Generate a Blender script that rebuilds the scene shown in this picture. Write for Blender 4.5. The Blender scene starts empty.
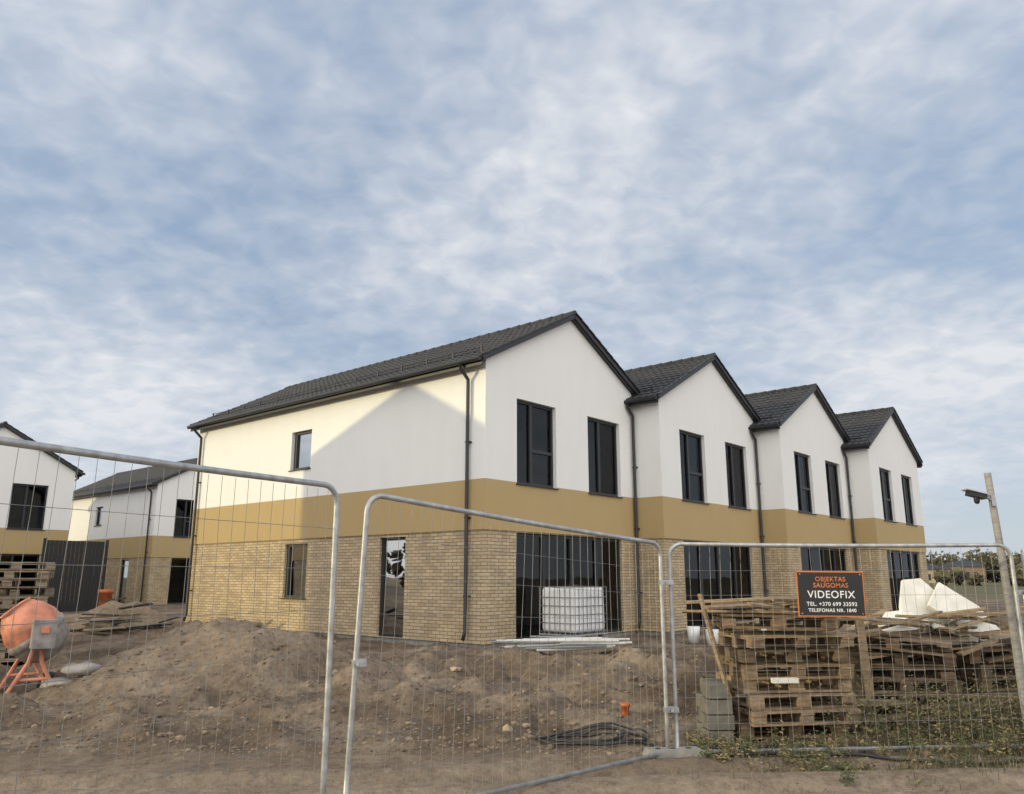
import bpy, math, random
from mathutils import Vector, Matrix, noise
random.seed(7)
sc = bpy.context.scene
V = Vector
# ------------------------------------------------------------------ materials
def newmat(name):
    m = bpy.data.materials.new(name); m.use_nodes = True
    nt = m.node_tree; b = nt.nodes["Principled BSDF"]
    return m, nt, b
def N(nt, t, **kw):
    n = nt.nodes.new(t)
    for k, v in kw.items():
        if k in n.inputs: n.inputs[k].default_value = v
        else: setattr(n, k, v)
    return n
def L(nt, a, b): nt.links.new(a, b)
def c4(c): return (c[0], c[1], c[2], 1)
def ramp(nt, fac, stops):
    r = nt.nodes.new("ShaderNodeValToRGB")
    els = r.color_ramp.elements
    els[0].position, els[0].color = stops[0][0], c4(stops[0][1])
    els[1].position, els[1].color = stops[-1][0], c4(stops[-1][1])
    for p, c in stops[1:-1]:
        e = els.new(p); e.color = c4(c)
    L(nt, fac, r.inputs[0]); return r
def mixc(nt, fac, a, b, mode='MIX'):
    n = nt.nodes.new("ShaderNodeMix"); n.data_type = 'RGBA'; n.blend_type = mode
    for s, v in ((0, fac), (6, a), (7, b)):
        if hasattr(v, 'links'): L(nt, v, n.inputs[s])
        elif s == 0: n.inputs[s].default_value = v
        else: n.inputs[s].default_value = c4(v)
    return n.outputs[2]
def mathn(nt, op, a, b=0.0, c=0.0):
    n = nt.nodes.new("ShaderNodeMath"); n.operation = op
    for i, v in enumerate((a, b, c)):
        if hasattr(v, 'links'): L(nt, v, n.inputs[i])
        else: n.inputs[i].default_value = v
    return n.outputs[0]
def simple(name, col, rough=.6, metal=0, var=.25, scale=6, bump=.1, bscale=60, tint=False):
    m, nt, b = newmat(name)
    tc = N(nt, "ShaderNodeTexCoord")
    n = N(nt, "ShaderNodeTexNoise", Scale=scale, Detail=4.0); L(nt, tc.outputs['Object'], n.inputs['Vector'])
    lo = [x*(1-var) for x in col]; hi = [min(1, x*(1+var)) for x in col]
    r = ramp(nt, n.outputs[0], [(.3, lo), (.7, hi)])
    out = r.outputs[0]
    if tint:
        a = N(nt, "ShaderNodeVertexColor"); a.layer_name = "tint"
        out = mixc(nt, 1.0, out, a.outputs[0], 'MULTIPLY')
    L(nt, out, b.inputs['Base Color'])
    b.inputs['Roughness'].default_value = rough; b.inputs['Metallic'].default_value = metal
    if bump:
        n2 = N(nt, "ShaderNodeTexNoise", Scale=bscale, Detail=2.0); L(nt, tc.outputs['Object'], n2.inputs['Vector'])
        bp = N(nt, "ShaderNodeBump", Strength=bump, Distance=.01); L(nt, n2.outputs[0], bp.inputs['Height'])
        L(nt, bp.outputs[0], b.inputs['Normal'])
    return m

def plaster(name, col):
    m, nt, b = newmat(name)
    tc = N(nt, "ShaderNodeTexCoord")
    mp = N(nt, "ShaderNodeMapping"); mp.inputs['Scale'].default_value = (1.2, 1.2, .35)
    L(nt, tc.outputs['Object'], mp.inputs[0])
    n = N(nt, "ShaderNodeTexNoise", Scale=1.6, Detail=5.0, Roughness=.6); L(nt, mp.outputs[0], n.inputs['Vector'])
    r = ramp(nt, n.outputs[0], [(.3, [x*.96 for x in col]), (.65, col)])
    L(nt, r.outputs[0], b.inputs['Base Color']); b.inputs['Roughness'].default_value = .9
    n2 = N(nt, "ShaderNodeTexNoise", Scale=180.0, Detail=1.0); L(nt, tc.outputs['Object'], n2.inputs['Vector'])
    bp = N(nt, "ShaderNodeBump", Strength=.35, Distance=.004); L(nt, n2.outputs[0], bp.inputs['Height']); L(nt, bp.outputs[0], b.inputs['Normal'])
    return m
M_white = plaster("white_plaster", (.81, .81, .80))
M_ochre = plaster("ochre_plaster", (.455, .335, .165))

def brickmat():
    m, nt, b = newmat("buff_brick")
    uv = N(nt, "ShaderNodeUVMap")
    br = N(nt, "ShaderNodeTexBrick", Scale=1.0)
    br.inputs['Color1'].default_value = (.56, .445, .285, 1); br.inputs['Color2'].default_value = (.40, .305, .19, 1)
    br.inputs['Mortar'].default_value = (.17, .145, .115, 1)
    br.inputs['Mortar Size'].default_value = .008; br.inputs['Mortar Smooth'].default_value = .2
    br.inputs['Brick Width'].default_value = .25; br.inputs['Row Height'].default_value = .075
    br.inputs['Bias'].default_value = -.1
    L(nt, uv.outputs[0], br.inputs['Vector'])
    n = N(nt, "ShaderNodeTexNoise", Scale=1.3, Detail=4.0); L(nt, uv.outputs[0], n.inputs['Vector'])
    r = ramp(nt, n.outputs[0], [(.3, (.85, .85, .85)), (.7, (1.1, 1.08, 1.05))])
    L(nt, mixc(nt, 1.0, br.outputs[0], r.outputs[0], 'MULTIPLY'), b.inputs['Base Color'])
    b.inputs['Roughness'].default_value = .9
    inv = mathn(nt, 'SUBTRACT', 1.0, br.outputs[1])
    bp = N(nt, "ShaderNodeBump", Strength=.7, Distance=.008); L(nt, inv, bp.inputs['Height']); L(nt, bp.outputs[0], b.inputs['Normal'])
    return m
M_brick = brickmat()
M_tile = simple("roof_tile", (.032, .033, .037), .6, 0, .3, 3, .1, 80)
M_dark = simple("anthracite_metal", (.026, .028, .032), .45, .1, .1, 5, 0)
M_plinth = simple("concrete", (.26, .25, .23), .9, 0, .3, 4, .4, 50)
M_inner = simple("interior_plaster", (.30, .29, .27), .9, 0, .15, 2, 0)
def glassmat():
    m, nt, b = newmat("window_glass")
    out = nt.nodes["Material Output"]
    tr = N(nt, "ShaderNodeBsdfTransparent"); tr.inputs[0].default_value = (.36, .39, .41, 1)
    gl = N(nt, "ShaderNodeBsdfGlossy", Roughness=.015); gl.inputs[0].default_value = (.42, .45, .48, 1)
    tc = N(nt, "ShaderNodeTexCoord"); n = N(nt, "ShaderNodeTexNoise", Scale=.9, Detail=1.0); L(nt, tc.outputs['Object'], n.inputs['Vector'])
    bp = N(nt, "ShaderNodeBump", Strength=.12, Distance=.03); L(nt, n.outputs[0], bp.inputs['Height']); L(nt, bp.outputs[0], gl.inputs['Normal'])
    fr = N(nt, "ShaderNodeFresnel", IOR=1.6)
    f = mathn(nt, 'MULTIPLY_ADD', fr.outputs[0], .95, .02)
    mx = N(nt, "ShaderNodeMixShader"); L(nt, f, mx.inputs[0]); L(nt, tr.outputs[0], mx.inputs[1]); L(nt, gl.outputs[0], mx.inputs[2])
    L(nt, mx.outputs[0], out.inputs[0]); return m
M_glass = glassmat()
M_galv = simple("galvanised_steel", (.40, .41, .42), .45, .5, .25, 14, .15, 90)
M_wire = simple("galvanised_wire", (.24, .24, .24), .5, .5, .2, 8, 0)
def woodmat(name, a, bcol):
    m, nt, b = newmat(name)
    tc = N(nt, "ShaderNodeTexCoord"); mp = N(nt, "ShaderNodeMapping"); mp.inputs['Scale'].default_value = (3, 3, 14)
    L(nt, tc.outputs['Object'], mp.inputs[0])
    n = N(nt, "ShaderNodeTexNoise", Scale=2.5, Detail=5.0, Roughness=.7); L(nt, mp.outputs[0], n.inputs['Vector'])
    r = ramp(nt, n.outputs[0], [(.3, a), (.7, bcol)])
    at = N(nt, "ShaderNodeVertexColor"); at.layer_name = "tint"
    L(nt, mixc(nt, 1.0, r.outputs[0], at.outputs[0], 'MULTIPLY'), b.inputs['Base Color'])
    b.inputs['Roughness'].default_value = .85
    bp = N(nt, "ShaderNodeBump", Strength=.4, Distance=.01); L(nt, n.outputs[0], bp.inputs['Height']); L(nt, bp.outputs[0], b.inputs['Normal'])
    return m
M_wood = woodmat("weathered_wood", (.12, .085, .055), (.33, .245, .165))
M_woodold = woodmat("old_grey_wood", (.11, .09, .07), (.26, .215, .16))
M_pole = woodmat("grey_pole_wood", (.19, .18, .165), (.34, .32, .30))
M_orange = simple("orange_plastic", (.50, .14, .05), .5, 0, .25, 9, .1)
M_mixo = simple("faded_orange_paint", (.52, .20, .12), .55, 0, .35, 6, .3, 25)
M_mixgrey = simple("dusty_grey_paint", (.25, .23, .215), .75, 0, .35, 8, .3)
M_black = simple("black_plastic", (.02, .02, .022), .5, 0, .2, 8, 0)
M_whitep = simple("white_plastic", (.76, .77, .77), .45, 0, .1, 4, .3, 12)
M_styro = simple("polystyrene", (.76, .74, .68), .85, 0, .12, 5, .3, 60)
M_signblack = simple("sign_black", (.018, .018, .02), .4, 0, .1, 5, 0)
M_signorange = simple("sign_orange", (.65, .20, .05), .5, 0, .05, 5, 0)
M_signwhite = simple("sign_white", (.8, .8, .8), .5, 0, .05, 5, 0)
M_stone = simple("stone", (.30, .245, .185), .95, 0, .35, 7, .5, 40, tint=True)

# ------------------------------------------------------------------ mesh builder
class MB:
    def __init__(s): s.v = []; s.f = []; s.m = []; s.t = []; s.mats = []; s.sm = []
    def mi(s, mat):
        if mat not in s.mats: s.mats.append(mat)
        return s.mats.index(mat)
    def poly(s, pts, mat, tint=1, smooth=False):
        i = len(s.v); s.v += [tuple(p) for p in pts]; s.f.append(tuple(range(i, i+len(pts))))
        s.m.append(s.mi(mat)); s.t.append(tint); s.sm.append(smooth)
    def box(s, c, size, mat, rot=None, tint=1):
        c = V(c); hx, hy, hz = size[0]/2, size[1]/2, size[2]/2
        ps = [V((x, y, z)) for x in (-hx, hx) for y in (-hy, hy) for z in (-hz, hz)]
        if rot is not None: ps = [rot @ p for p in ps]
        i = len(s.v); s.v += [tuple(c+p) for p in ps]
        for f in ((0,1,3,2),(4,6,7,5),(0,4,5,1),(2,3,7,6),(0,2,6,4),(1,5,7,3)):
            s.f.append(tuple(i+k for k in f)); s.m.append(s.mi(mat)); s.t.append(tint); s.sm.append(False)
    def tube(s, pts, r, mat, n=8, tint=1, cap=True, closed=False):
        pts = [V(p) for p in pts]; rings = []
        rs = r if isinstance(r, (list, tuple)) else [r]*len(pts)
        up = None
        for k, p in enumerate(pts):
            if closed: d = pts[(k+1) % len(pts)]-pts[k-1]
            else: d = pts[min(k+1, len(pts)-1)]-pts[max(k-1, 0)]
            d.normalize()
            if up is None:
                up = V((0, 0, 1)) if abs(d.z) < .9 else V((1, 0, 0))
            a = (up - d*up.dot(d)).normalized(); b = d.cross(a); up = a
            i = len(s.v)
            for j in range(n):
                t = 2*math.pi*j/n; s.v.append(tuple(p+(a*math.cos(t)+b*math.sin(t))*rs[k]))
            rings.append(i)
        m = s.mi(mat)
        rng = len(rings) if closed else len(rings)-1
        for k in range(rng):
            A, B = rings[k], rings[(k+1) % len(rings)]
            for j in range(n):
                s.f.append((A+j, A+(j+1) % n, B+(j+1) % n, B+j)); s.m.append(m); s.t.append(tint); s.sm.append(n > 5)
        if cap and not closed:
            for A in (rings[0], rings[-1]):
                s.f.append(tuple(A+j for j in range(n))); s.m.append(m); s.t.append(tint); s.sm.append(False)
    def lathe(s, prof, M, mat, n=20, tint=1):
        rings = []
        for r, h in prof:
            i = len(s.v)
            for j in range(n):
                t = 2*math.pi*j/n; s.v.append(tuple(M @ V((r*math.cos(t), r*math.sin(t), h))))
            rings.append(i)
        m = s.mi(mat)
        for k in range(len(rings)-1):
            A, B = rings[k], rings[k+1]
            for j in range(n):
                s.f.append((A+j, A+(j+1) % n, B+(j+1) % n, B+j)); s.m.append(m); s.t.append(tint); s.sm.append(True)
    def mesh(s, name, uv=True):
        me = bpy.data.meshes.new(name); me.from_pydata(s.v, [], s.f); me.update()
        for m in s.mats: me.materials.append(m)
        me.polygons.foreach_set("material_index", s.m)
        me.polygons.foreach_set("use_smooth", s.sm)
        ca = me.color_attributes.new("tint", 'FLOAT_COLOR', 'CORNER')
        col = []
        for p, t in zip(me.polygons, s.t):
            tt = (t, t, t, 1) if not isinstance(t, tuple) else (t[0], t[1], t[2], 1)
            col += list(tt)*p.loop_total
        ca.data.foreach_set("color", col)
        if uv:
            ul = me.uv_layers.new(name="UVMap"); u = []
            for p in me.polygons:
                n = p.normal; ax, ay, az = abs(n.x), abs(n.y), abs(n.z)
                for vi in p.vertices:
                    c = me.vertices[vi].co
                    if az > ax and az > ay: u += [c.x, c.y]
                    elif ax > ay: u += [c.y, c.z]
                    else: u += [c.x, c.z]
            ul.data.foreach_set("uv", u)
        return me
def obj(name, me, parent=None, loc=None, rotz=None):
    o = bpy.data.objects.new(name, me); sc.collection.objects.link(o)
    if parent: o.parent = parent
    if loc is not None: o.location = loc
    if rotz is not None: o.rotation_euler = (0, 0, rotz)
    return o
def empty(name, loc=(0,0,0), rotz=0):
    e = bpy.data.objects.new(name, None); e.empty_display_size = .2; sc.collection.objects.link(e)
    e.location = loc; e.rotation_euler = (0, 0, rotz); return e

# ------------------------------------------------------------------ terrain
def sst(a, b, x):
    t = max(0, min(1, (x-a)/(b-a))); return t*t*(3-2*t)
MOUNDS = [(-4.6,12.8,1.55,1.7,.80,1),(-3.2,12.0,1.5,1.3,.34,0),(-7.2,11.4,1.4,1.6,-.19,0),
          (-.2,12.2,2.0,.8,.24,0),(1.7,11.5,1.1,.7,.22,0),(-1.3,10.6,1.2,.7,.2,0),(2.7,12.8,1.3,.8,.2,0),(-.6,14.0,1.8,.7,.16,0),
          (-10.6,22.5,1.4,1.2,.85,0),(-12.6,24,1.5,1.3,.5,0),(-8.0,20.5,1.3,1.0,.4,0),(.9,9.9,.9,.5,.12,0),(3.5,11,1.0,.8,.15,0)]
def ground_h(x, y):
    h = -.07+.20*sst(8.3, 13, y)
    m = 0; sp = 0
    for (a, b, rx, ry, hh, k) in MOUNDS:
        d = ((x-a)/rx)**2+((y-b)/ry)**2
        if d < 9:
            if k:
                wob = 1+.32*noise.noise(V((x*.8, y*.8, 1.5)))+.14*noise.noise(V((x*2.4, y*2.4, 4.5)))
                c = max(0, 1-math.sqrt(d+.02)*.62*wob); g_ = hh*c**1.1; m += g_; sp = c
            else: m += hh*math.exp(-d)
    h += m
    act = sst(7.8, 9.8, y)*(1-sst(30, 45, y))*(1-sst(16, 26, abs(x)))
    if y < 60 and abs(x) < 60 and y > -20:
        n1 = noise.fractal(V((x*.55, y*.55, 3.1)), 1.0, 2.0, 3)
        n2 = noise.fractal(V((x*2.6, y*2.6, 7.7)), .75, 2.1, 4)
        rough = 1-.6*min(1, sp*2)
        lump = max(0, noise.noise(V((x*1.5, y*1.9, 12.3)))-.05)
        h += n1*(.02+.05*act) + n2*(.009+.085*act*rough*(.6+min(1, abs(m)*2.5))) + lump*.30*act*rough*(1-sst(15, 18, y))
        w = (1-act)
        for yc in (4.6, 6.75, 7.45):
            d = y-(yc+.18*math.sin(x*.45)+.05*x)
            if abs(d) < .8:
                h += w*(-.06*math.exp(-(d/.15)**2)+.035*math.exp(-((abs(d)-.26)/.09)**2))
                h += w*.012*math.sin(x*34+d*14)*math.exp(-(d/.14)**2)
    return h
def axis(lo, hi, step, far, g=1.22):
    a = []; x = lo
    while x < hi: a.append(x); x += step
    s = step; up = [hi]
    while up[-1] < far: s *= g; up.append(up[-1]+s)
    s = step; dn = [lo-step]
    while dn[-1] > -far: s *= g; dn.append(dn[-1]-s)
    return dn[::-1]+a+up
xs = axis(-9, 8.5, .052, 2500); ys = axis(5.6, 17.0, .052, 2500)
vv = [(x, y, ground_h(x, y)) for y in ys for x in xs]
nx = len(xs)
ff = [(j*nx+i, j*nx+i+1, (j+1)*nx+i+1, (j+1)*nx+i) for j in range(len(ys)-1) for i in range(nx-1)]
gm = bpy.data.meshes.new("ground"); gm.from_pydata(vv, [], ff); gm.update()
gm.polygons.foreach_set("use_smooth", [True]*len(ff))
m, nt, b = newmat("bare_soil")
geo = N(nt, "ShaderNodeNewGeometry"); P = geo.outputs['Position']
na = N(nt, "ShaderNodeTexNoise", Scale=.6, Detail=6.0, Roughness=.7); L(nt, P, na.inputs['Vector'])
nb = N(nt, "ShaderNodeTexNoise", Scale=9.0, Detail=6.0, Roughness=.75); L(nt, P, nb.inputs['Vector'])
nc = N(nt, "ShaderNodeTexNoise", Scale=70.0, Detail=2.0, Roughness=.7); L(nt, P, nc.inputs['Vector'])
r1 = ramp(nt, na.outputs[0], [(.36, (.125, .093, .068)), (.5, (.205, .158, .117)), (.64, (.34, .275, .21))])
r2 = ramp(nt, nb.outputs[0], [(.3, (.55, .53, .51)), (.52, (.98, .98, .98)), (.75, (1.3, 1.27, 1.22))])
col = mixc(nt, 1.0, r1.outputs[0], r2.outputs[0], 'MULTIPLY')
sx = N(nt, "ShaderNodeSeparateXYZ"); L(nt, P, sx.inputs[0])
mr = N(nt, "ShaderNodeMapRange"); L(nt, sx.outputs[1], mr.inputs[0]); mr.inputs[1].default_value = 8.6; mr.inputs[2].default_value = 7.0
tf = mathn(nt, 'MULTIPLY', mr.outputs[0], .55)
col = mixc(nt, tf, col, mixc(nt, 1.0, (.42, .34, .26), r2.outputs[0], 'MULTIPLY'))
mz = N(nt, "ShaderNodeMapRange"); L(nt, sx.outputs[2], mz.inputs[0]); mz.inputs[1].default_value = .28; mz.inputs[2].default_value = .7
col = mixc(nt, mathn(nt, 'MULTIPLY', mz.outputs[0], .6), col, mixc(nt, 1.0, (.34, .265, .195), r2.outputs[0], 'MULTIPLY'))
mf = N(nt, "ShaderNodeMapRange"); L(nt, sx.outputs[1], mf.inputs[0]); mf.inputs[1].default_value = 50; mf.inputs[2].default_value = 75
col = mixc(nt, mf.outputs[0], col, (.13, .125, .075))
mb_ = N(nt, "ShaderNodeMapRange"); L(nt, sx.outputs[1], mb_.inputs[0]); mb_.inputs[1].default_value = -8; mb_.inputs[2].default_value = -18
col = mixc(nt, mb_.outputs[0], col, (.12, .12, .06))
L(nt, col, b.inputs['Base Color']); b.inputs['Roughness'].default_value = .97
b.inputs['Specular IOR Level'].default_value = .15
hs = mathn(nt, 'ADD', nb.outputs[0], mathn(nt, 'MULTIPLY', nc.outputs[0], .4))
bp = N(nt, "ShaderNodeBump", Strength=1.0, Distance=.06); L(nt, hs, bp.inputs['Height']); L(nt, bp.outputs[0], b.inputs['Normal'])
gm.materials.append(m)
obj("ground", gm)

# ------------------------------------------------------------------ houses
FR = math.radians(49.1)
RX = V((math.cos(FR), math.sin(FR), 0)); LY = V((-math.sin(FR), math.cos(FR), 0))
D = 12.9; XR = 3.27; ZR = 8.15; SL = .53; ZB = 2.43; ZO = 3.55; ZW = 6.15
def zroof(x): return ZR-SL*abs(x-XR)
ZONES = [(0, ZB, 'b', .03), (ZB, ZO, 'o', 0), (ZO, ZW, 'w', 0)]
ZM = {'b': M_brick, 'o': M_ochre, 'w': M_white}
def wall(mb, fr, mbg, P0, U, NI, W, ops, clampR=True):
    P0 = V(P0); U = V(U); NI = V(NI); Z = V((0,0,1))
    us = sorted(set([0, W]+[o[0] for o in ops]+[o[1] for o in ops]))
    for (z0, z1, k, off) in ZONES:
        zs = sorted(set([z0, z1]+[z for o in ops for z in o[2:4] if z0 < z < z1]))
        for a, b_ in zip(us[:-1], us[1:]):
            for c, d in zip(zs[:-1], zs[1:]):
                cu, cz = (a+b_)/2, (c+d)/2
                if any(o[0] < cu < o[1] and o[2] < cz < o[3] for o in ops): continue
                aa = a+off if a == 0 else a; bb = b_-off if (b_ == W and clampR) else b_
                q = [P0+U*aa+Z*c+NI*off, P0+U*bb+Z*c+NI*off, P0+U*bb+Z*d+NI*off, P0+U*aa+Z*d+NI*off]
                mb.poly(q, ZM[k])
        if off:
            mb.poly([P0+Z*z1, P0+U*W+Z*z1, P0+U*W+Z*z1+NI*off, P0+Z*z1+NI*off], M_ochre)
    for (u0, u1, z0, z1, kind) in ops:
        zc = (z0+z1)/2; zn = [z for z in ZONES if z[0] <= zc < z[1]][0]
        mt = ZM[zn[2]]; d0 = zn[3]; d1 = .2
        def pt(u, z, d): return P0+U*u+Z*z+NI*d
        mb.poly([pt(u0,z0,d0), pt(u0,z1,d0), pt(u0,z1,d1), pt(u0,z0,d1)], mt)
        mb.poly([pt(u1,z0,d0), pt(u1,z1,d0), pt(u1,z1,d1), pt(u1,z0,d1)], mt)
        mb.poly([pt(u0,z1,d0), pt(u1,z1,d0), pt(u1,z1,d1), pt(u0,z1,d1)], mt)
        mb.poly([pt(u0,z0,d0), pt(u1,z0,d0), pt(u1,z0,d1), pt(u0,z0,d1)], M_plinth)
        R = Matrix((U, NI, Z)).transposed()
        def fb(ua, ub, za, zb_, da=.10, db=.18):
            fr.box(pt((ua+ub)/2, (za+zb_)/2, (da+db)/2), (ub-ua, db-da, zb_-za), M_dark, R)
        t = .07
        fb(u0+.002, u0+t, z0+.002, z1-.002); fb(u1-t, u1-.002, z0+.002, z1-.002)
        fb(u0+t, u1-t, z0+.002, z0+t); fb(u0+t, u1-t, z1-t, z1-.002)
        w = u1-u0; h = z1-z0
        if kind == 'up':
            c = u0+w*.42; fb(c-.05, c+.05, z0+t, z1-t, .095, .175)
            fb(c+.05, u1-t, z0+h*.42-.04, z0+h*.42+.04, .097, .172)
        elif kind == 'up2':
            c = u0+w*.42; fb(c-.05, c+.05, z0+t, z1-t, .095, .175)
        elif kind == 'slide':
            n = 4
            for i in range(1, n):
                c = u0+w*i/n; fb(c-.05, c+.05, z0+t, z1-t, .095, .175)
        elif kind == 'small':
            fb(u0+t, u0+t+.05, z0+t, z1-t, .095, .175); fb(u1-t-.05, u1-t, z0+t, z1-t, .095, .175)
        mbg.poly([pt(u0+.02,z0+.02,.145), pt(u1-.02,z0+.02,.145), pt(u1-.02,z1-.02,.145), pt(u0+.02,z1-.02,.145)], M_glass)
        if z0 > .1:
            fr.box(pt((u0+u1)/2, z0-.012, .035), (w+.08, .16, .022), M_dark, R)
def tiles(mb, xe, y0, y1):
    sgn = 1 if xe < XR else -1
    Lx = abs(XR-xe); nC = max(1, round(Lx*math.sqrt(1+SL*SL)/.34)); dy = .036
    ny = int(round((y1-y0)/dy)); m = mb.mi(M_tile)
    nn = V((-sgn*SL, 0, 1)).normalized()
    for c in range(nC):
        xa = xe+sgn*Lx*c/nC; xb = xe+sgn*Lx*(c+1)/nC
        rows = []
        for x, off in ((xa, -.005), (xa, .03), (xb+sgn*.02, .004)):
            i = len(mb.v); rows.append(i)
            for k in range(ny+1):
                y = y0+k*dy; ph = 2*math.pi*y/.216
                wv = .014*(math.cos(ph)+.25*math.cos(2*ph))
                p = V((x, y, zroof(x)))+nn*(off+wv+.014); mb.v.append(tuple(p))
        for r in range(2):
            for k in range(ny):
                A, B = rows[r], rows[r+1]
                mb.f.append((A+k, A+k+1, B+k+1, B+k)); mb.m.append(m); mb.t.append(1); mb.sm.append(r == 1)
def roofslab(mb, xe, y0, y1):
    xa, xb = (xe, XR) if xe < XR else (XR, xe)
    za, zb = zroof(xa)-.02, zroof(xb)-.02; t = .1
    A = [V((xa,y0,za)), V((xb,y0,zb)), V((xb,y1,zb)), V((xa,y1,za))]; B = [p-V((0,0,t)) for p in A]
    mb.poly(A, M_dark); mb.poly(B, M_dark)
    for i in range(4): mb.poly([A[i], A[(i+1)%4], B[(i+1)%4], B[i]], M_dark)
def barseg(mb, a, b, w, h, mat):
    a = V(a); b = V(b); d = (b-a); Ln = d.length; d.normalize()
    y = V((0,1,0)); z = d.cross(y).normalized()
    if z.z < 0: z = -z
    R = Matrix((d, y, z)).transposed(); mb.box((a+b)/2, (Ln, w, h), mat, R)
cache = {}
def house_meshes(side, last, pipes):
    key = (side, last, pipes)
    if key in cache: return cache[key]
    W = 6.54 if last else 6.125
    w, f, g, r = MB(), MB(), MB(), MB()
    fops = [(1.09,2.59,ZO-.03,5.55,'up'),(3.95,5.45,ZO-.03,5.55,'up2'),(1.09,5.45,.02,2.40,'slide')]
    sops = [(2.6,3.55,.02,2.35,'door'),(6.55,7.6,.85,2.3,'small'),(6.6,7.55,4.35,5.45,'small')] if side else []
    wall(w, f, g, (0,0,0), (1,0,0), (0,1,0), W, fops, clampR=last)
    wall(w, f, g, (0,0,0), (0,1,0), (1,0,0), D, sops)
    if last: wall(w, f, g, (W,0,0), (0,1,0), (-1,0,0), D, [])
    else: w.poly([(W-.02,.02,0),(W-.02,D,0),(W-.02,D,ZW),(W-.02,.02,ZW)], M_white)
    wall(w, f, g, (0,D,0), (1,0,0), (0,-1,0), W, [(1.2,2.6,ZO,5.4,'up2'),(4,5.2,.9,2.3,'small')], clampR=last)
    for y in (0, D):
        w.poly([(0,y,ZW),(W,y,ZW),(W,y,zroof(W)-.1),(XR,y,ZR-.1),(0,y,zroof(0)-.1)], M_white)
    for x in ((0, W) if last else (0,)):
        w.poly([(x,0,ZW),(x,D,ZW),(x,D,zroof(0)-.1),(x,0,zroof(0)-.1)], M_white)
    w.box((W/2, D/2, -.4), (W-.12, D-.12, .795), M_plinth)
    w.box((W/2, D/2, 2.86), (W-.42, D-.5, .2), M_inner)
    w.box((W/2, 5.2, 1.4), (W-.5, .12, 2.7), M_inner); w.box((W/2, 4.6, 4.4), (W-.5, .12, 2.85), M_inner)
    w.box((W*.55, 2.5, 4.4), (.12, 4.0, 2.85), M_inner)
    w.box((W/2, D/2, 5.95), (W-.42, D-.5, .08), M_inner)
    y0, y1 = -.14, D+.14
    xl = -.27; xr = 6.81 if last else 6.62
    tiles(r, xl, y0, y1); tiles(r, xr, y0, y1)
    roofslab(r, xl+.03, y0+.02, y1-.02); roofslab(r, (xr-.03), y0+.02, y1-.02)
    for y in (y0-.015, y1+.015):
        for xe in (xl, xr):
            barseg(r, (xe, y, zroof(xe)-.04), (XR, y, ZR-.04), .03, .11, M_dark)
            n = 12
            for i in range(n):
                a, b_ = i/n, (i+1.08)/n
                xa = xe+(XR-xe)*a; xb = xe+(XR-xe)*min(1, b_)
                barseg(r, (xa, y, zroof(xa)+.055), (xb, y, zroof(xb)+.037), .10, .03, M_tile)
    k = int((y1-y0)/.38)
    for i in range(k+1):
        ya = y0-.03+i*.38; yb = min(ya+.42, y1+.03)
        if yb-ya > .05: r.tube([(XR,ya,ZR+.02),(XR,yb,ZR+.007)], [.095,.085], M_tile, 10)
    def eave(x, sgn):
        r.box((x+sgn*.02, D/2, zroof(x)-.10), (.03, D+.26, .16), M_dark)
        r.tube([(x-sgn*.07, y0, zroof(x)-.05), (x-sgn*.07, y1, zroof(x)-.05)], .06, M_dark, 10)
        xs_ = x+sgn*.5; zs_ = zroof(xs_)+.09
        for dz in (0, .06):
            r.tube([(xs_, .3, zs_+dz), (xs_, D-.3, zs_+dz)], .012, M_dark, 6)
        for j in range(14):
            yy = .35+j*(D-.7)/13; r.box((xs_, yy, zs_+.01), (.03, .03, .18), M_dark)
        for j in range(20):
            yy = .2+j*(D-.4)/19; r.box((x-sgn*.03, yy, zroof(x)-.05), (.12, .02, .08), M_dark)
    eave(xl, 1)
    if last: eave(xr, -1)
    for yy in pipes:
        x = xl-.07; z = zroof(xl)
        r.tube([(x,yy,z-.1),(x,yy,z-.2),(-.09,yy,z-.42),(-.09,yy,z-.6),(-.09,yy,.25),(-.16,yy,.08)], .042, M_dark, 10)
        for zz in (1.0, 2.7, 4.4): r.box((-.05, yy, zz), (.12, .12, .03), M_dark)
    if last:
        yy = .5; x = xr+.07; z = zroof(xr)
        r.tube([(x,yy,z-.1),(x,yy,z-.2),(W+.09,yy,z-.42),(W+.09,yy,.1)], .042, M_dark, 10)
    res = (w.mesh("walls"), f.mesh("window_frames"), g.mesh("glass"), r.mesh("roof"))
    cache[key] = res; return res
def house(origin, side=False, last=False, pipes=(.78,), rz=FR):
    e = empty("row_house", origin, rz)
    for nm, me in zip(("walls", "window_frames", "window_glass", "roof"), house_meshes(side, last, pipes)):
        obj(nm, me, e)
    return e
F = V((-.6, 17.7, .2)); p = F.copy()
for i in range(4):
    house(p, side=(i == 0), last=(i == 3), pipes=((.47, 12.6) if i == 0 else (.80,)))
    p = p+RX*6.13-LY*.88
p = V((-18.9, 42.7, .2))
for i in range(3):
    house(p, side=(i == 0), last=(i == 2), pipes=((.47, 12.6) if i == 0 else (.80,)))
    p = p+RX*6.13-LY*.88
p = V((-20.8, 38.0, .2))-RX*6.54
for i in range(4):
    house(p, side=(i == 3), last=(i == 0), pipes=(.80,) if i < 3 else (.47, 12.6))
    p = p-RX*6.13+LY*.88
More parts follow.
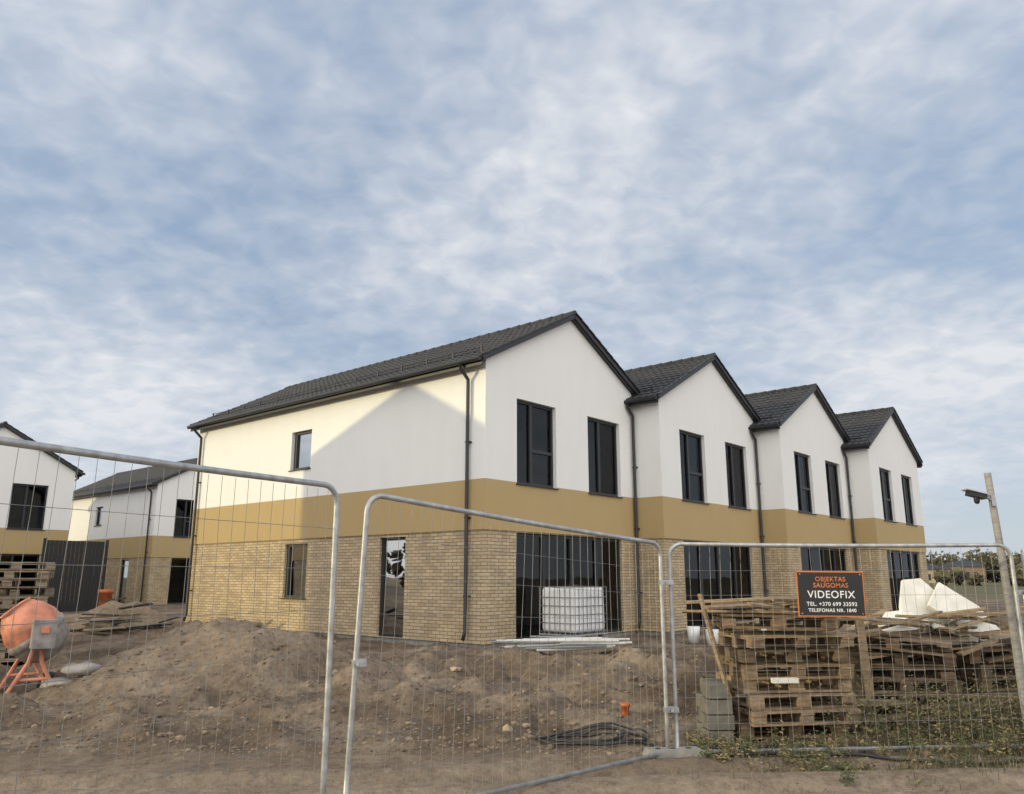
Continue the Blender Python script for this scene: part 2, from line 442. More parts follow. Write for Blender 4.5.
# unseen house, added out of frame so its gable shades the end wall
SD = V((-.952, -.307, 0)).normalized(); EL = math.radians(9.5)
A_ = F+LY*2.6+SD*12.5
rzH = math.atan2(-SD.x, SD.y); exv = V((math.cos(rzH), math.sin(rzH), 0))
o_ = A_-exv*3.27; house((o_.x, o_.y, .2), side=False, last=True, pipes=(.80,), rz=rzH)
g = MB()
c = V((-19.6, 36.6, 1.6))
R = Matrix.Rotation(FR, 3, 'Z')
for k in range(14):
    g.box(c+RX*(-1.2+.18*k), (.165, .03, 3.2), M_dark, R)
for z in (.3, 1.6, 3.0): g.box(c+LY*.04+V((0,0,z-1.6)), (2.6, .04, .06), M_dark, R)
for s in (-1.33, 1.33): g.box(c+RX*s, (.1, .1, 3.35), M_dark, R)
obj("metal_gate", g.mesh("metal_gate"))

# ------------------------------------------------------------------ fence panels
def fence_panel(A, B, seed=0):
    A0, A1 = V((A[0],A[1],A[2])), V((A[0]+(A[4] if len(A)>4 else 0),A[1],A[3])); B0, B1 = V((B[0],B[1],B[2])), V((B[0],B[1],B[3]))
    def P(s, t): return A0.lerp(B0, s).lerp(A1.lerp(B1, s), t)
    Ln = (B0-A0).length; H = A[3]-A[2]; rc = .13
    e = empty("construction_fence_panel", A0)
    mb = MB()
    pts = []
    n = 6
    pts.append(P(0, 0)-V((0,0,.08)))
    for k in range(5): pts.append(P(0, (k+1)/5*(1-rc/H)*.995))
    for k in range(n+1):
        a = math.pi/2*k/n; pts.append(P((rc-rc*math.cos(a))/Ln, 1-(rc-rc*math.sin(a))/H))
    for k in range(1, 8): pts.append(P(rc/Ln+(1-2*rc/Ln)*k/8, 1)-V((0,0,.012*math.sin(math.pi*k/8))))
    for k in range(n+1):
        a = math.pi/2*k/n; pts.append(P(1-(rc-rc*math.sin(a))/Ln, 1-(rc-rc*math.cos(a))/H))
    for k in range(5, 0, -1): pts.append(P(1, k/5*(1-rc/H)*.99))
    pts.append(P(1, 0)-V((0,0,.08)))
    mb.tube(pts, .0205, M_galv, 12)
    mb.tube([P(0.004, .03), P(.996, .03)], .019, M_galv, 10)
    fo = obj("frame", mb.mesh("frame"), e); fo.location = -A0
    mw = MB()
    nv = int(Ln/.1)
    nrm = (B0-A0).cross(V((0,0,1))).normalized()
    def Q(s, t):
        q = P(s, t); k = math.sin(math.pi*s)*math.sin(math.pi*t)
        return q+nrm*k*.03*math.sin(s*7+seed)+(B0-A0).normalized()*.006*math.sin(t*9+seed+s*11)
    for i in range(1, nv):
        s = i/nv; mw.tube([Q(s, .03+.955*k/8) for k in range(9)], .0017, M_wire, 4, cap=False)
    nh = 8
    for j in range(1, nh):
        t = .03+.955*j/nh; mw.tube([Q(k/14, t+.004) for k in range(15)], .0017, M_wire, 4, cap=False)
    wo = obj("mesh_wires", mw.mesh("mesh_wires"), e); wo.location = -A0
    return e
fence_panel((-2.94, 2.55, -.03, 2.22), (-1.22, 5.6, -.03, 2.22), 1)
fence_panel((-1.12, 5.8, -.08, 2.19, .08), (1.49, 8.2, -.09, 1.93), 2)
fence_panel((1.59, 8.24, -.10, 1.93), (5.06, 8.27, -.04, 1.92), 3)
fence_panel((5.22, 8.33, -.04, 1.93), (8.65, 8.0, -.04, 1.95), 4)
for (x, y, z) in ((-1.06,5.82,1.02),(1.54,8.22,.35),(1.54,8.22,1.55),(5.14,8.3,1.45)):
    mb = MB(); R = Matrix.Rotation(.5 if x < 0 else .2, 3, 'Z'); wd = .09 if x < 0 else .14
    mb.box((x,y-.012,z), (wd,.05,.045), M_galv, R); mb.box((x,y+.03,z), (wd,.02,.05), M_galv, R)
    mb.tube([(x,y-.06,z),(x,y+.05,z)], .008, M_galv, 8); mb.tube([(x,y-.065,z),(x,y-.045,z)], .014, M_galv, 6)
    obj("fence_coupler", mb.mesh("fence_coupler"))
def concrete_foot(x, y, rz):
    z = ground_h(x, y)-.05; mb = MB(); R = Matrix.Rotation(rz, 3, 'Z')
    lo = [V((sx_*.30, sy*.115, 0)) for sx_, sy in ((-1,-1),(1,-1),(1,1),(-1,1))]; hi = [V((p_.x*.84, p_.y*.75, .12)) for p_ in lo]
    lo = [R@p_+V((x,y,z)) for p_ in lo]; hi = [R@p_+V((x,y,z)) for p_ in hi]
    mb.poly(hi, M_plinth)
    for i in range(4): mb.poly([lo[i], lo[(i+1)%4], hi[(i+1)%4], hi[i]], M_plinth)
    for k in (-.15, 0, .15):
        q = R@V((k,0,0))+V((x,y,z)); mb.tube([q+V((0,0,.1)), q+V((0,0,.125))], .026, M_black, 8)
    obj("concrete_fence_foot", mb.mesh("concrete_fence_foot"))
concrete_foot(1.54, 8.2, .1); concrete_foot(5.14, 8.28, -.1); concrete_foot(-1.15, 5.7, .7)

# ------------------------------------------------------------------ sign
e = empty("warning_sign", (3.17, 8.19, 1.44)); e.rotation_euler = (0, math.radians(0.5), 0)
mb = MB(); mb.box((0,0,0), (.67,.006,.44), M_signorange); mb.box((0,-.005,0), (.645,.006,.415), M_signblack)
for sx_ in (-.3,.3):
    for sz in (-.19,.19): mb.tube([(sx_,-.012,sz),(sx_,.03,sz)], .007, M_galv, 6)
obj("board", mb.mesh("board"), e)
for txt, z, sz, mt in (("OBJEKTAS", .14, .062, M_signorange), ("SAUGOMAS", .08, .062, M_signorange), ("VIDEOFIX", -.01, .10, M_signwhite),
                       ("TEL. +370 699 33592", -.10, .052, M_signwhite), ("TELEFONAS NR. 1840", -.16, .046, M_signwhite)):
    cu = bpy.data.curves.new("lettering", 'FONT'); cu.body = txt; cu.size = sz; cu.align_x = 'CENTER'; cu.align_y = 'CENTER'; cu.offset = .0008; cu.extrude = .0005; cu.space_character = 1.1
    cu.materials.append(mt); o = obj("lettering", cu, e); o.location = (0, -.0105, z); o.rotation_euler = (math.pi/2, 0, 0)

# ------------------------------------------------------------------ pallets
def pallet(mb, M, mat, rnd, Lx=1.2, Ly=.8):
    R = M.to_3x3(); T = M.translation
    base = rnd.uniform(.65, 1.2)
    def bx(c, s):
        if rnd.random() < .03: return
        t = base*rnd.uniform(.7, 1.25); t = (t*rnd.uniform(.97,1.08), t, t*rnd.uniform(.86,1.0))
        mb.box(R@V(c)+T, s, mat, R @ Matrix.Rotation(rnd.gauss(0,.008),3,'Z'), t)
    ws = [.145,.1,.145,.1,.145]; yy = [-.3275,-.165,0,.165,.3275]
    for y, w in zip(yy, ws):
        if rnd.random() < .06: continue
        bx((rnd.uniform(-.012,.012), y, .133), (Lx, w, .022))
    for x in (-.5275, 0, .5275): bx((x, 0, .111), (.145, Ly, .022))
    for x in (-.5275, 0, .5275):
        for y in (-.3275, 0, .3275): bx((x, y, .061), (.145, .12, .078))
    for y in (-.3275, 0, .3275): bx((0, y, .011), (Lx, .11, .022))
def stack(name, x, y, rz, n, mat=M_wood, seed=1, jitter=.05, z0=None, tilt_top=0):
    rnd = random.Random(seed); mb = MB()
    z = ground_h(x, y)-.02 if z0 is None else z0
    for i in range(n):
        ax = rnd.choice((0, math.pi)); tx = rnd.uniform(-.015,.015)
        M = Matrix.Translation((x+rnd.uniform(-jitter,jitter), y+rnd.uniform(-jitter,jitter), z+i*.149)) @ Matrix.Rotation(rz+ax+rnd.uniform(-.10,.10), 4, 'Z') @ Matrix.Rotation(tx, 4, 'X')
        if rnd.random() < .3:
            M = M @ Matrix.Translation((0,0,.144)) @ Matrix.Rotation(math.pi, 4, 'X')
        pallet(mb, M, mat, rnd)
    for i in range(tilt_top):
        M = Matrix.Translation((x+rnd.uniform(-.1,.1), y+rnd.uniform(-.05,.05), z+n*.149+.05+i*.13)) @ Matrix.Rotation(rz+rnd.uniform(-.3,.3), 4, 'Z') @ Matrix.Rotation(rnd.uniform(-.08,.12), 4, 'Y')@ Matrix.Rotation(rnd.uniform(-.05,.12), 4, 'X')
        pallet(mb, M, mat, rnd)
    return obj(name, mb.mesh(name))
stack("pallet_stack", 2.97, 9.25, .15, 7, seed=3, jitter=.08, z0=-.04, tilt_top=1)
stack("pallet_stack", 4.62, 10.1, -.2, 5, seed=4, jitter=.08, z0=.0, tilt_top=1)
stack("pallet_stack", 5.95, 10.3, .25, 4, seed=5, jitter=.08, z0=.0, tilt_top=1)
stack("pallet_stack", 4.15, 11.2, .1, 6, seed=8, jitter=.05)
stack("pallet_stack", -8.85, 14.5, .5, 12, seed=6, jitter=.05, z0=.08, mat=M_woodold)
stack("pallet_stack", -10.1, 15.6, .3, 10, seed=16, jitter=.04)
stack("pallet_stack", 5.2, 19.6, FR, 3, seed=9, jitter=.04)
stack("pallet_stack", 7.4, 12.0, .6, 3, seed=12, jitter=.08, mat=M_woodold)
mb = MB(); rnd = random.Random(21)
def plank(a, b, w, t, mat=M_wood, tint=None):
    a, b = V(a), V(b); d = b-a; Ln = d.length; d.normalize(); s = d.cross(V((0,0,1)))
    s = s.normalized() if s.length > .01 else V((1,0,0)); u = s.cross(d)
    R = Matrix((d, s, u)).transposed()@Matrix.Rotation(rnd.uniform(-.3,.3), 3, 'X')
    k = tint if tint else rnd.uniform(.6, 1.35); mb.box((a+b)/2, (Ln, w, t), mat, R, (k*1.02,k,k*.9))
for k in range(18):
    x = rnd.uniform(2.4, 3.5); y = rnd.uniform(8.95, 9.5); z = rnd.uniform(1.12, 1.33); a = rnd.uniform(-.5,.5); l = rnd.uniform(.25,.6)
    plank((x-l*math.cos(a), y-l*math.sin(a), z+rnd.uniform(-.05,.08)), (x+l*math.cos(a), y+l*math.sin(a), z+rnd.uniform(-.05,.1)), rnd.uniform(.05,.12), .025)
for k in range(56):
    x = rnd.uniform(4.1, 6.5); y = rnd.uniform(9.6, 10.6); z = rnd.uniform(.75, 1.15)-abs(x-5)*.06; a = rnd.uniform(-.8,.8); l = rnd.uniform(.2,.6)
    plank((x-l*math.cos(a), y-l*math.sin(a), z+rnd.uniform(-.14,.1)), (x+l*math.cos(a), y+l*math.sin(a), z+rnd.uniform(-.15,.22)), rnd.uniform(.05,.14), .025)
for k in range(46):
    x = rnd.uniform(3.7, 7.4); y = rnd.uniform(9.1, 10.0); z = ground_h(x,y)+rnd.uniform(.03,.3); a = rnd.uniform(-.9,.9); l = rnd.uniform(.25,.6)
    plank((x-l*math.cos(a), y-l*math.sin(a), z+rnd.uniform(-.05,.08)), (x+l*math.cos(a), y+l*math.sin(a), z+rnd.uniform(-.05,.18)), rnd.uniform(.05,.14), .028, M_woodold)
obj("timber_scrap_pile", mb.mesh("timber_scrap_pile"))
mb = MB()
for k in range(26):
    x = rnd.gauss(-10.2, .9); y = rnd.gauss(20.6,.6); z = ground_h(x,y)+rnd.uniform(.03,.25); a = rnd.uniform(-1.2,1.2); l = rnd.uniform(.2,.9)
    plank((x-l*math.cos(a), y-l*math.sin(a), z+rnd.uniform(-.05,.08)), (x+l*math.cos(a), y+l*math.sin(a), z+rnd.uniform(-.05,.18)), rnd.uniform(.05,.14), .03, M_woodold if k%2 else M_black)
obj("timber_scrap_pile", mb.mesh("timber_scrap_pile"))
mb = MB()
plank((2.28, 8.85, .35), (2.05, 9.0, 1.42), .14, .03, tint=1.25)
obj("leaning_plank", mb.mesh("leaning_plank"))
mb = MB()
plank((4.0, 9.45, .1), (4.08, 9.75, 1.1), .1, .03,tint=1.0); plank((6.6,9.5,.05),(6.3,10,1.1),.1,.03)
obj("leaning_plank", mb.mesh("leaning_plank"))
M_block = simple("grey_block", (.15,.14,.12), .95, 0, .35, 6, .5, 40)
mb = MB()
for k in range(4):
    for j in range(2):
        c = V((2.14+.03*j+rnd.uniform(-.03,.03), 8.82+.3*j, .0+.15*k)); R = Matrix.Rotation(.15+rnd.uniform(-.12,.12),3,'Z')
        mb.box(c, (.27 if k < 3 else .2,.27,.14), M_block, R)
o = obj("concrete_block_stack", mb.mesh("concrete_block_stack")); md = o.modifiers.new("b",'BEVEL'); md.width=.008; md.segments=2
def slab(mb, c, size, rx, ry, rz, mat):
    mb.box(c, size, mat, (Matrix.Rotation(rz,3,'Z')@Matrix.Rotation(ry,3,'Y')@Matrix.Rotation(rx,3,'X')))
mb = MB()
def shard(c, pts, rx, ry, rz, t=.05, sc_=1.0):
    Rm = Matrix.Rotation(rz,3,'Z')@Matrix.Rotation(ry,3,'Y')@Matrix.Rotation(rx,3,'X'); c = V(c)
    f_ = [c+Rm@V((x*sc_,-t/2,z*sc_)) for x,z in pts]; b_ = [c+Rm@V((x*sc_,t/2,z*sc_)) for x,z in pts]
    mb.poly(f_, M_styro); mb.poly(b_, M_styro)
    for i in range(len(pts)): mb.poly([f_[i], f_[(i+1)%len(pts)], b_[(i+1)%len(pts)], b_[i]], M_styro)
shard((5.25,10.5,1.14), [(-.3,-.3),(.3,-.3),(.33,.1),(.12,.27),(-.02,.38),(-.22,.33),(-.28,.05)], -.3, .16, .1, sc_=1.22)
shard((5.75,10.42,1.10), [(-.45,-.18),(.42,-.2),(.47,.05),(.2,.12),(.05,.2),(-.42,.18)], -.5, .62, -.1, sc_=1.15)
shard((4.85,10.3,1.02), [(-.25,-.15),(.25,-.18),(.22,.15),(-.05,.2),(-.24,.1)], -.9, -.2, .3, sc_=1.2)
slab(mb, (5.3,10.1,.98), (.6,.3,.05), .2, .3, .2, M_styro)
slab(mb, (6.0,10.0,.86), (.5,.25,.05), -.2, .2, .5, M_styro)
slab(mb, (2.85,8.8,.55), (.28,.06,.05), 0, 0, .1, M_styro)
obj("polystyrene_sheets", mb.mesh("polystyrene_sheets"))

# ------------------------------------------------------------------ IBC tote
def ibc(name, loc, rz):
    e = empty(name, loc, rz)
    bm_ = MB(); bm_.box((0,0,.66), (1.14,.94,.96), M_whitep); me = bm_.mesh("tank"); o = obj("tank", me, e)
    md = o.modifiers.new("b", 'BEVEL'); md.width = .09; md.segments = 5
    bm_ = MB()
    bm_.lathe([(.11,1.13),(.11,1.19),(0.001,1.19)], Matrix.Identity(4), M_black, 16)
    for x in (-.5,0,.5):
        for y in (-.4,0,.4): bm_.box((x,y,.06), (.12,.12,.11), M_wood)
    bm_.box((0,0,.135), (1.2,1.0,.03), M_galv)
    for y in (-.4,0,.4): bm_.box((0,y,.012), (1.2,.1,.02), M_wood)
    obj("pallet_base", bm_.mesh("pallet_base"), e)
    bm_ = MB()
    for z in (.2,.38,.56,.74,.92,1.14):
        bm_.tube([(-.59,-.49,z),(.59,-.49,z),(.59,.49,z),(-.59,.49,z)], .009, M_wire, 6, closed=True)
    for i in range(9):
        x = -.59+1.18*i/8
        for y in (-.49,.49): bm_.tube([(x,y,.15),(x,y,1.14)], .009, M_wire, 6)
    for i in range(1,7):
        y = -.49+.98*i/7
        for x in (-.59,.59): bm_.tube([(x,y,.15),(x,y,1.14)], .009, M_wire, 6)
    for x in (-.25,.25): bm_.tube([(x,-.49,1.15),(x,.49,1.15)], .012, M_wire, 6)
    obj("cage", bm_.mesh("cage"), e)
q = F+RX*1.85-LY*1.0; ibc("water_tote_tank", (q.x, q.y, .25), FR)
ibc("water_tote_tank", (12.9, 19.5, .15), .3)
mb = MB()
for k in range(22):
    a = FR-.75+rnd.uniform(-.16,.16); c = V((.95+rnd.uniform(-.25,.25), 15.9+rnd.uniform(-.3,.3), .28+.035*(k%5)+rnd.uniform(0,.04))); d = V((math.cos(a), math.sin(a), rnd.uniform(-.03,.03)))*rnd.uniform(.7,1.15)
    mb.tube([c-d, c+d], .022, M_styro if k%3 else M_galv, 6)
obj("drainage_pipe_bundle", mb.mesh("drainage_pipe_bundle"))
mb = MB()
for k,(x,y) in enumerate(((4.1,18.8),(4.45,18.5),(6.1,20.3))):
    z = ground_h(x,y); mb.lathe([(.001,z),(.12,z),(.15,z+.34),(.14,z+.35),(.001,z+.33)], Matrix.Translation((x,y,0)), M_whitep, 16)
obj("plastic_buckets", mb.mesh("plastic_buckets"))

# ------------------------------------------------------------------ concrete mixer
def mixer(x, y, rz):
    z = ground_h(x,y); e = empty("concrete_mixer", (x,y,z), rz)
    mb = MB(); T = Matrix.Translation((0,0,.90))@Matrix.Rotation(math.radians(40),4,'Y')
    mb.lathe([(.001,-.44),(.17,-.43),(.33,-.30),(.375,-.12)], T, M_mixgrey, 28)
    mb.lathe([(.375,-.12),(.40,-.09),(.40,-.03),(.38,.0)], T, M_mixgrey, 28)
    mb.lathe([(.38,.0),(.375,.10),(.31,.26),(.225,.38),(.205,.40),(.225,.42),(.19,.41),(.2,.38),(.34,.12)], T, M_mixo, 28)
    for k in range(3):
        a = k*2.1; mb.tube([T@V((.2*math.cos(a),.2*math.sin(a),.35)), T@V((.33*math.cos(a+.5),.33*math.sin(a+.5),-.1))], .012, M_mixgrey, 6)
    obj("drum", mb.mesh("drum"), e)
    mb = MB()
    for s in (-1,1):
        mb.tube([(-.34,s*.34,.0),(-.08,s*.42,.5),(0,s*.44,.90)], .028, M_mixo, 8)
        mb.tube([(.34,s*.34,.0),(.08,s*.42,.5),(0,s*.44,.90)], .028, M_mixo, 8)
        mb.tube([(-.2,s*.38,.28),(.2,s*.38,.28)], .02, M_mixo, 8)
    mb.tube([(-.32,-.34,.08),(-.32,.34,.08)], .022, M_mixo, 8); mb.tube([(.32,-.34,.04),(.32,.34,.04)], .022, M_mixo, 8)
    mb.tube([(0,-.46,.90),(0,-.39,.90)], .06, M_mixgrey, 12); mb.tube([(0,.39,.90),(0,.46,.90)], .06, M_mixgrey, 12)
    obj("frame", mb.mesh("frame"), e)
    mb = MB(); mb.box((-.04,.56,.88), (.28,.2,.38), M_mixgrey); mb.box((-.04,.67,.94), (.1,.02,.1), M_mixo); o = obj("motor_housing", mb.mesh("motor_housing"), e)
    md = o.modifiers.new("b",'BEVEL'); md.width=.03; md.segments=3
    mb = MB()
    mb.tube([(.02+.22*math.cos(t*math.pi/8), -.55, .93+.22*math.sin(t*math.pi/8)) for t in range(16)], .014, M_mixo, 8, closed=True)
    for t in range(4): mb.tube([(.02,-.55,.93),(.02+.22*math.cos(t*math.pi/2),-.55,.93+.22*math.sin(t*math.pi/2))], .01, M_mixo, 6)
    mb.tube([(.02,-.45,.91),(.02,-.56,.93)], .02, M_mixgrey, 8)
    obj("tilt_wheel", mb.mesh("tilt_wheel"), e)
    mb = MB()
    for s in (-.41,.41):
        M = Matrix.Translation((-.32,s,.14))@Matrix.Rotation(math.pi/2,4,'X')
        mb.lathe([(.03,-.03),(.1,-.03),(.14,-.035),(.155,0),(.14,.035),(.1,.03),(.03,.03)], M, M_black, 20)
    obj("wheels", mb.mesh("wheels"), e)
mixer(-6.75, 11.75, math.radians(218))
mb = MB()
for k in range(2):
    x = -6.15+.2*k; y = 11.5+.1*k; z = ground_h(x,y)
    v0 = len(mb.v)
    mb.lathe([(.001,.10),(.14,.09),(.20,.05),(.22,.0),(.16,-.04)], Matrix.Translation((x,y,z+.02+.05*k))@Matrix.Scale(1.3,4,(1,0,0)), M_mixgrey, 12)
    for i in range(v0,len(mb.v)):
        p_ = V(mb.v[i]); mb.v[i] = tuple(p_+noise.noise_vector(p_*7)*.04)
obj("cement_bags", mb.mesh("cement_bags"))
for (x,y,h,r_) in ((1.28,9.6,.12,.05),(-14.8,30.0,.9,.24)):
    z = ground_h(x,y)-.03; mb = MB()
    mb.lathe([(r_*.9,z),(r_*.9,z+h),(r_*1.12,z+h),(r_*1.12,z+h+.12*h+.03),(r_*.85,z+h+.12*h+.03),(r_*.8,z+.03)], Matrix.Translation((x,y,0)), M_orange, 16)
    obj("orange_drain_pipe", mb.mesh("orange_drain_pipe"))
mb = MB(); pts = []
for k in range(110):
    t = k*.21; rr = .33+.10*math.sin(t*.37)+.04*math.sin(t*1.3); x = .75+1.35*rr*math.cos(t)+.2*k/110; y = 8.85+.7*rr*math.sin(t)
    pts.append((x, y, ground_h(x,y)+.025+.012*math.sin(t*1.7)+.02*(k/150)))
for k in range(40):
    x = pts[109][0]+k*.06; y = pts[109][1]+.14*math.sin(k*.21)-.004*k; pts.append((x,y,ground_h(x,y)+.02))
mb.tube(pts, .012, M_black, 8)
obj("black_hose", mb.mesh("black_hose"))
mb = MB(); pts = []
for k in range(60):
    x = 1.9+k*.08; y = 8.02+.1*math.sin(k*.17); pts.append((x,y,ground_h(x,y)+.02+.02*max(0,math.sin(k*.3))))
mb.tube(pts, .014, M_black, 8); obj("black_hose", mb.mesh("black_hose"))

# ------------------------------------------------------------------ pole with security camera
e = empty("wooden_pole", (5.19, 8.62, 0))
mb = MB(); mb.tube([(0.03,0,-.2),(.01,0,1),(-.02,0,2.0),(-.05,0,2.70)], [.042,.039,.036,.034], M_pole, 12, tint=1)
obj("post", mb.mesh("post"), e)
e2 = empty("security_camera", (5.0, 8.5, 2.42))
mb = MB(); mb.tube([(.13,.1,-.02),(.04,0,.0),(-.02,0,.03)], .012, M_galv, 8); mb.box((.14,.1,-.02),(.04,.06,.12),M_galv); obj("bracket", mb.mesh("bracket"), e2)
mb = MB(); R = Matrix.Rotation(.25,3,'Y')
mb.box((-.08,0,.03),(.18,.1,.05),M_black,R); mb.box((-.09,-.0,.062),(.22,.13,.012),M_galv,R); o = obj("housing", mb.mesh("housing"), e2)
mb = MB(); mb.lathe([(.03,0),(.028,-.05),(.018,-.07),(.001,-.075)], Matrix.Translation((-.08,0,.01)), M_black, 12); obj("lens_dome", mb.mesh("lens_dome"), e2)

# ------------------------------------------------------------------ rubble, weeds
mb = MB(); rnd = random.Random(5)
ICO = [V(p).normalized() for p in ((0,0,1),(.89,0,.45),(.28,.85,.45),(-.72,.53,.45),(-.72,-.53,.45),(.28,-.85,.45),(.72,.53,-.45),(-.28,.85,-.45),(-.89,0,-.45),(-.28,-.85,-.45),(.72,-.53,-.45),(0,0,-1))]
IF = [(0,1,2),(0,2,3),(0,3,4),(0,4,5),(0,5,1),(1,6,2),(2,6,7),(2,7,3),(3,7,8),(3,8,4),(4,8,9),(4,9,5),(5,9,10),(5,10,1),(1,10,6),(11,7,6),(11,8,7),(11,9,8),(11,10,9),(11,6,10)]
def rock(x, y, r, tt=None):
    z = ground_h(x,y); i = len(mb.v); sx_, sy, sz = rnd.uniform(.7,1.4), rnd.uniform(.7,1.3), rnd.uniform(.45,.85)
    for p_ in ICO:
        q_ = rnd.uniform(.75,1.2)*r; mb.v.append((x+p_.x*q_*sx_, y+p_.y*q_*sy, z+p_.z*q_*sz+r*.1))
    t = tt or rnd.uniform(.4,.9); mm = mb.mi(M_stone)
    for f_ in IF: mb.f.append(tuple(i+k for k in f_)); mb.m.append(mm); mb.t.append((t,t*.93,t*.86)); mb.sm.append(False)
for k in range(6500):
    x = rnd.uniform(-8.5,8); y = 8.3+abs(rnd.gauss(0,1))*3.2
    rock(x, y, min(.055, .006+rnd.paretovariate(2.4)*.008))
for k in range(1800):
    rock(rnd.uniform(-5,7), rnd.uniform(5.5,8.5), .004+rnd.paretovariate(3)*.003)
for (x,y,r_) in ((-.05,9.3,.10),(.15,9.45,.05),(-.8,11.8,.07),(1.0,11.4,.06)): rock(x,y,r_,1.15)
obj("rubble_stones", mb.mesh("rubble_stones", uv=False))

M_leaf = simple("weed_leaf", (.055,.066,.028), .7, 0, .35, 4, 0, tint=True)
M_dry = simple("dry_grass", (.17,.135,.08), .9, 0, .25, 4, 0, tint=True)
mb = MB()
def blade(x, y, z, h, lean, w, mat, t):
    a = rnd.uniform(0, 6.28); dx, dy = math.cos(a), math.sin(a); px, py = -dy*w, dx*w
    m1 = V((x+dx*lean*h*.35, y+dy*lean*h*.35, z+h*.55)); tp = V((x+dx*lean*h, y+dy*lean*h, z+h*rnd.uniform(.75,1)))
    mb.poly([(x-px,y-py,z),(x+px,y+py,z),m1+V((px*.7,py*.7,0)),m1-V((px*.7,py*.7,0))], mat, t)
    mb.poly([m1-V((px*.7,py*.7,0)),m1+V((px*.7,py*.7,0)),tp], mat, t)
def weed(x, y, h):
    z = ground_h(x,y); nst = rnd.randint(2,5)
    for s in range(nst):
        a = rnd.uniform(0,6.28); le = rnd.uniform(.1,.5)*h; mat = M_leaf if rnd.random()<.5 else M_dry
        tp = V((x+le*math.cos(a), y+le*math.sin(a), z+h*rnd.uniform(.7,1))); b0 = V((x,y,z)); mb.tube([b0,(b0+tp)/2+V((0,0,.05*h)),tp], [.003,.002,.001], M_dry, 3, tint=.6, cap=False)
        for k in range(rnd.randint(9,18)):
            f_ = rnd.uniform(.1,1); c = b0.lerp(tp,f_)+V((rnd.gauss(0,.035),rnd.gauss(0,.035),rnd.gauss(0,.02))); r_ = rnd.uniform(.008,.020)*(1.2-.5*f_)
            u = V((rnd.gauss(0,1),rnd.gauss(0,1),rnd.gauss(0,.5))).normalized(); w = u.orthogonal().normalized(); t = rnd.uniform(.5,1.6)
            mb.poly([c-u*r_*1.6,c+w*r_*.6,c+u*r_*1.6,c-w*r_*.6], mat, (t,t,t*.8))
for k in range(10500):
    x = rnd.uniform(1.3,8.5); y = rnd.gauss(8.05,.4)
    if rnd.random() > .3+.7*sst(1.2,5,x) or noise.noise(V((x*1.6,y*1.6,0))) < -.1: continue
    t = rnd.uniform(.5,1.5); blade(x,y,ground_h(x,y)-.01,rnd.uniform(.04,.2)*(.7+.9*sst(3,6,x)),rnd.uniform(.2,1),rnd.uniform(.0015,.0035),M_leaf if rnd.random()<.45 else M_dry,(t,t,t*.9))
for k in range(230):
    x = rnd.uniform(1.8,8); y = rnd.gauss(8.2,.33); weed(x,y,rnd.uniform(.06,.2)+.32*sst(4.0,5.6,x)*rnd.random())
for k in range(190):
    x = rnd.gauss(5.2,.8); y = rnd.gauss(8.8,.25); weed(x,y,rnd.uniform(.25,.75))
for k in range(500):
    x = rnd.uniform(-7,7); y = rnd.uniform(8.5,16); 
    for j in range(3):
        t = rnd.uniform(.5,1.3); blade(x+rnd.gauss(0,.03),y+rnd.gauss(0,.03),ground_h(x,y)-.01,rnd.uniform(.03,.12),rnd.uniform(.3,1.5),.003,M_dry,(t,t,t))
obj("weeds", mb.mesh("weeds", uv=False))

# ------------------------------------------------------------------ distance
M_tree = simple("tree_foliage", (.07,.068,.042), .9, 0, .4, .2, 0, tint=True)
mb = MB(); rnd = random.Random(11)
def treeband(a0, a1, R0, dens, hmin, hmax, lf=60, jr=12):
    n = int(dens*(a1-a0))
    for i in range(n):
        a = math.radians(rnd.uniform(a0,a1)); R_ = R0+rnd.uniform(-jr,jr); x, y = R_*math.sin(a), R_*math.cos(a); h = rnd.uniform(hmin,hmax)*(.75+.4*noise.noise(V((a*14,R0*.01,0)))); rr = h*.42
        mb.tube([(x,y,-.5),(x,y,h*.6)], [.25,.08], M_tree, 5, tint=.7)
        for k in range(lf):
            u = V((rnd.gauss(0,1),rnd.gauss(0,1),rnd.gauss(0,1))).normalized()*rnd.uniform(.3,1)**.5
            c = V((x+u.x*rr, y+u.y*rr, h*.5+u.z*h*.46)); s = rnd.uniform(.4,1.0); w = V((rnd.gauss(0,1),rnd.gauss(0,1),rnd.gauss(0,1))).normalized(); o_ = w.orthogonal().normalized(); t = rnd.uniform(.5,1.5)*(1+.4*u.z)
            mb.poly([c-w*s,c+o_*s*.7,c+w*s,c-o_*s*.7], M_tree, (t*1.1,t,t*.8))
treeband(24,38,290,13.0,9,15); treeband(27,38,170,2.2,2.5,6,40); treeband(-60,-10,260,1.2,8,12); treeband(90,300,95,.75,8,13)  # last band is out of view, added to darken the window reflections
obj("distant_treeline", mb.mesh("distant_treeline", uv=False))
M_farw = simple("pale_render", (.42,.33,.21), .9, 0, .1, 1, 0)
M_farw2 = simple("brown_render", (.24,.17,.12), .9, 0, .1, 1, 0)
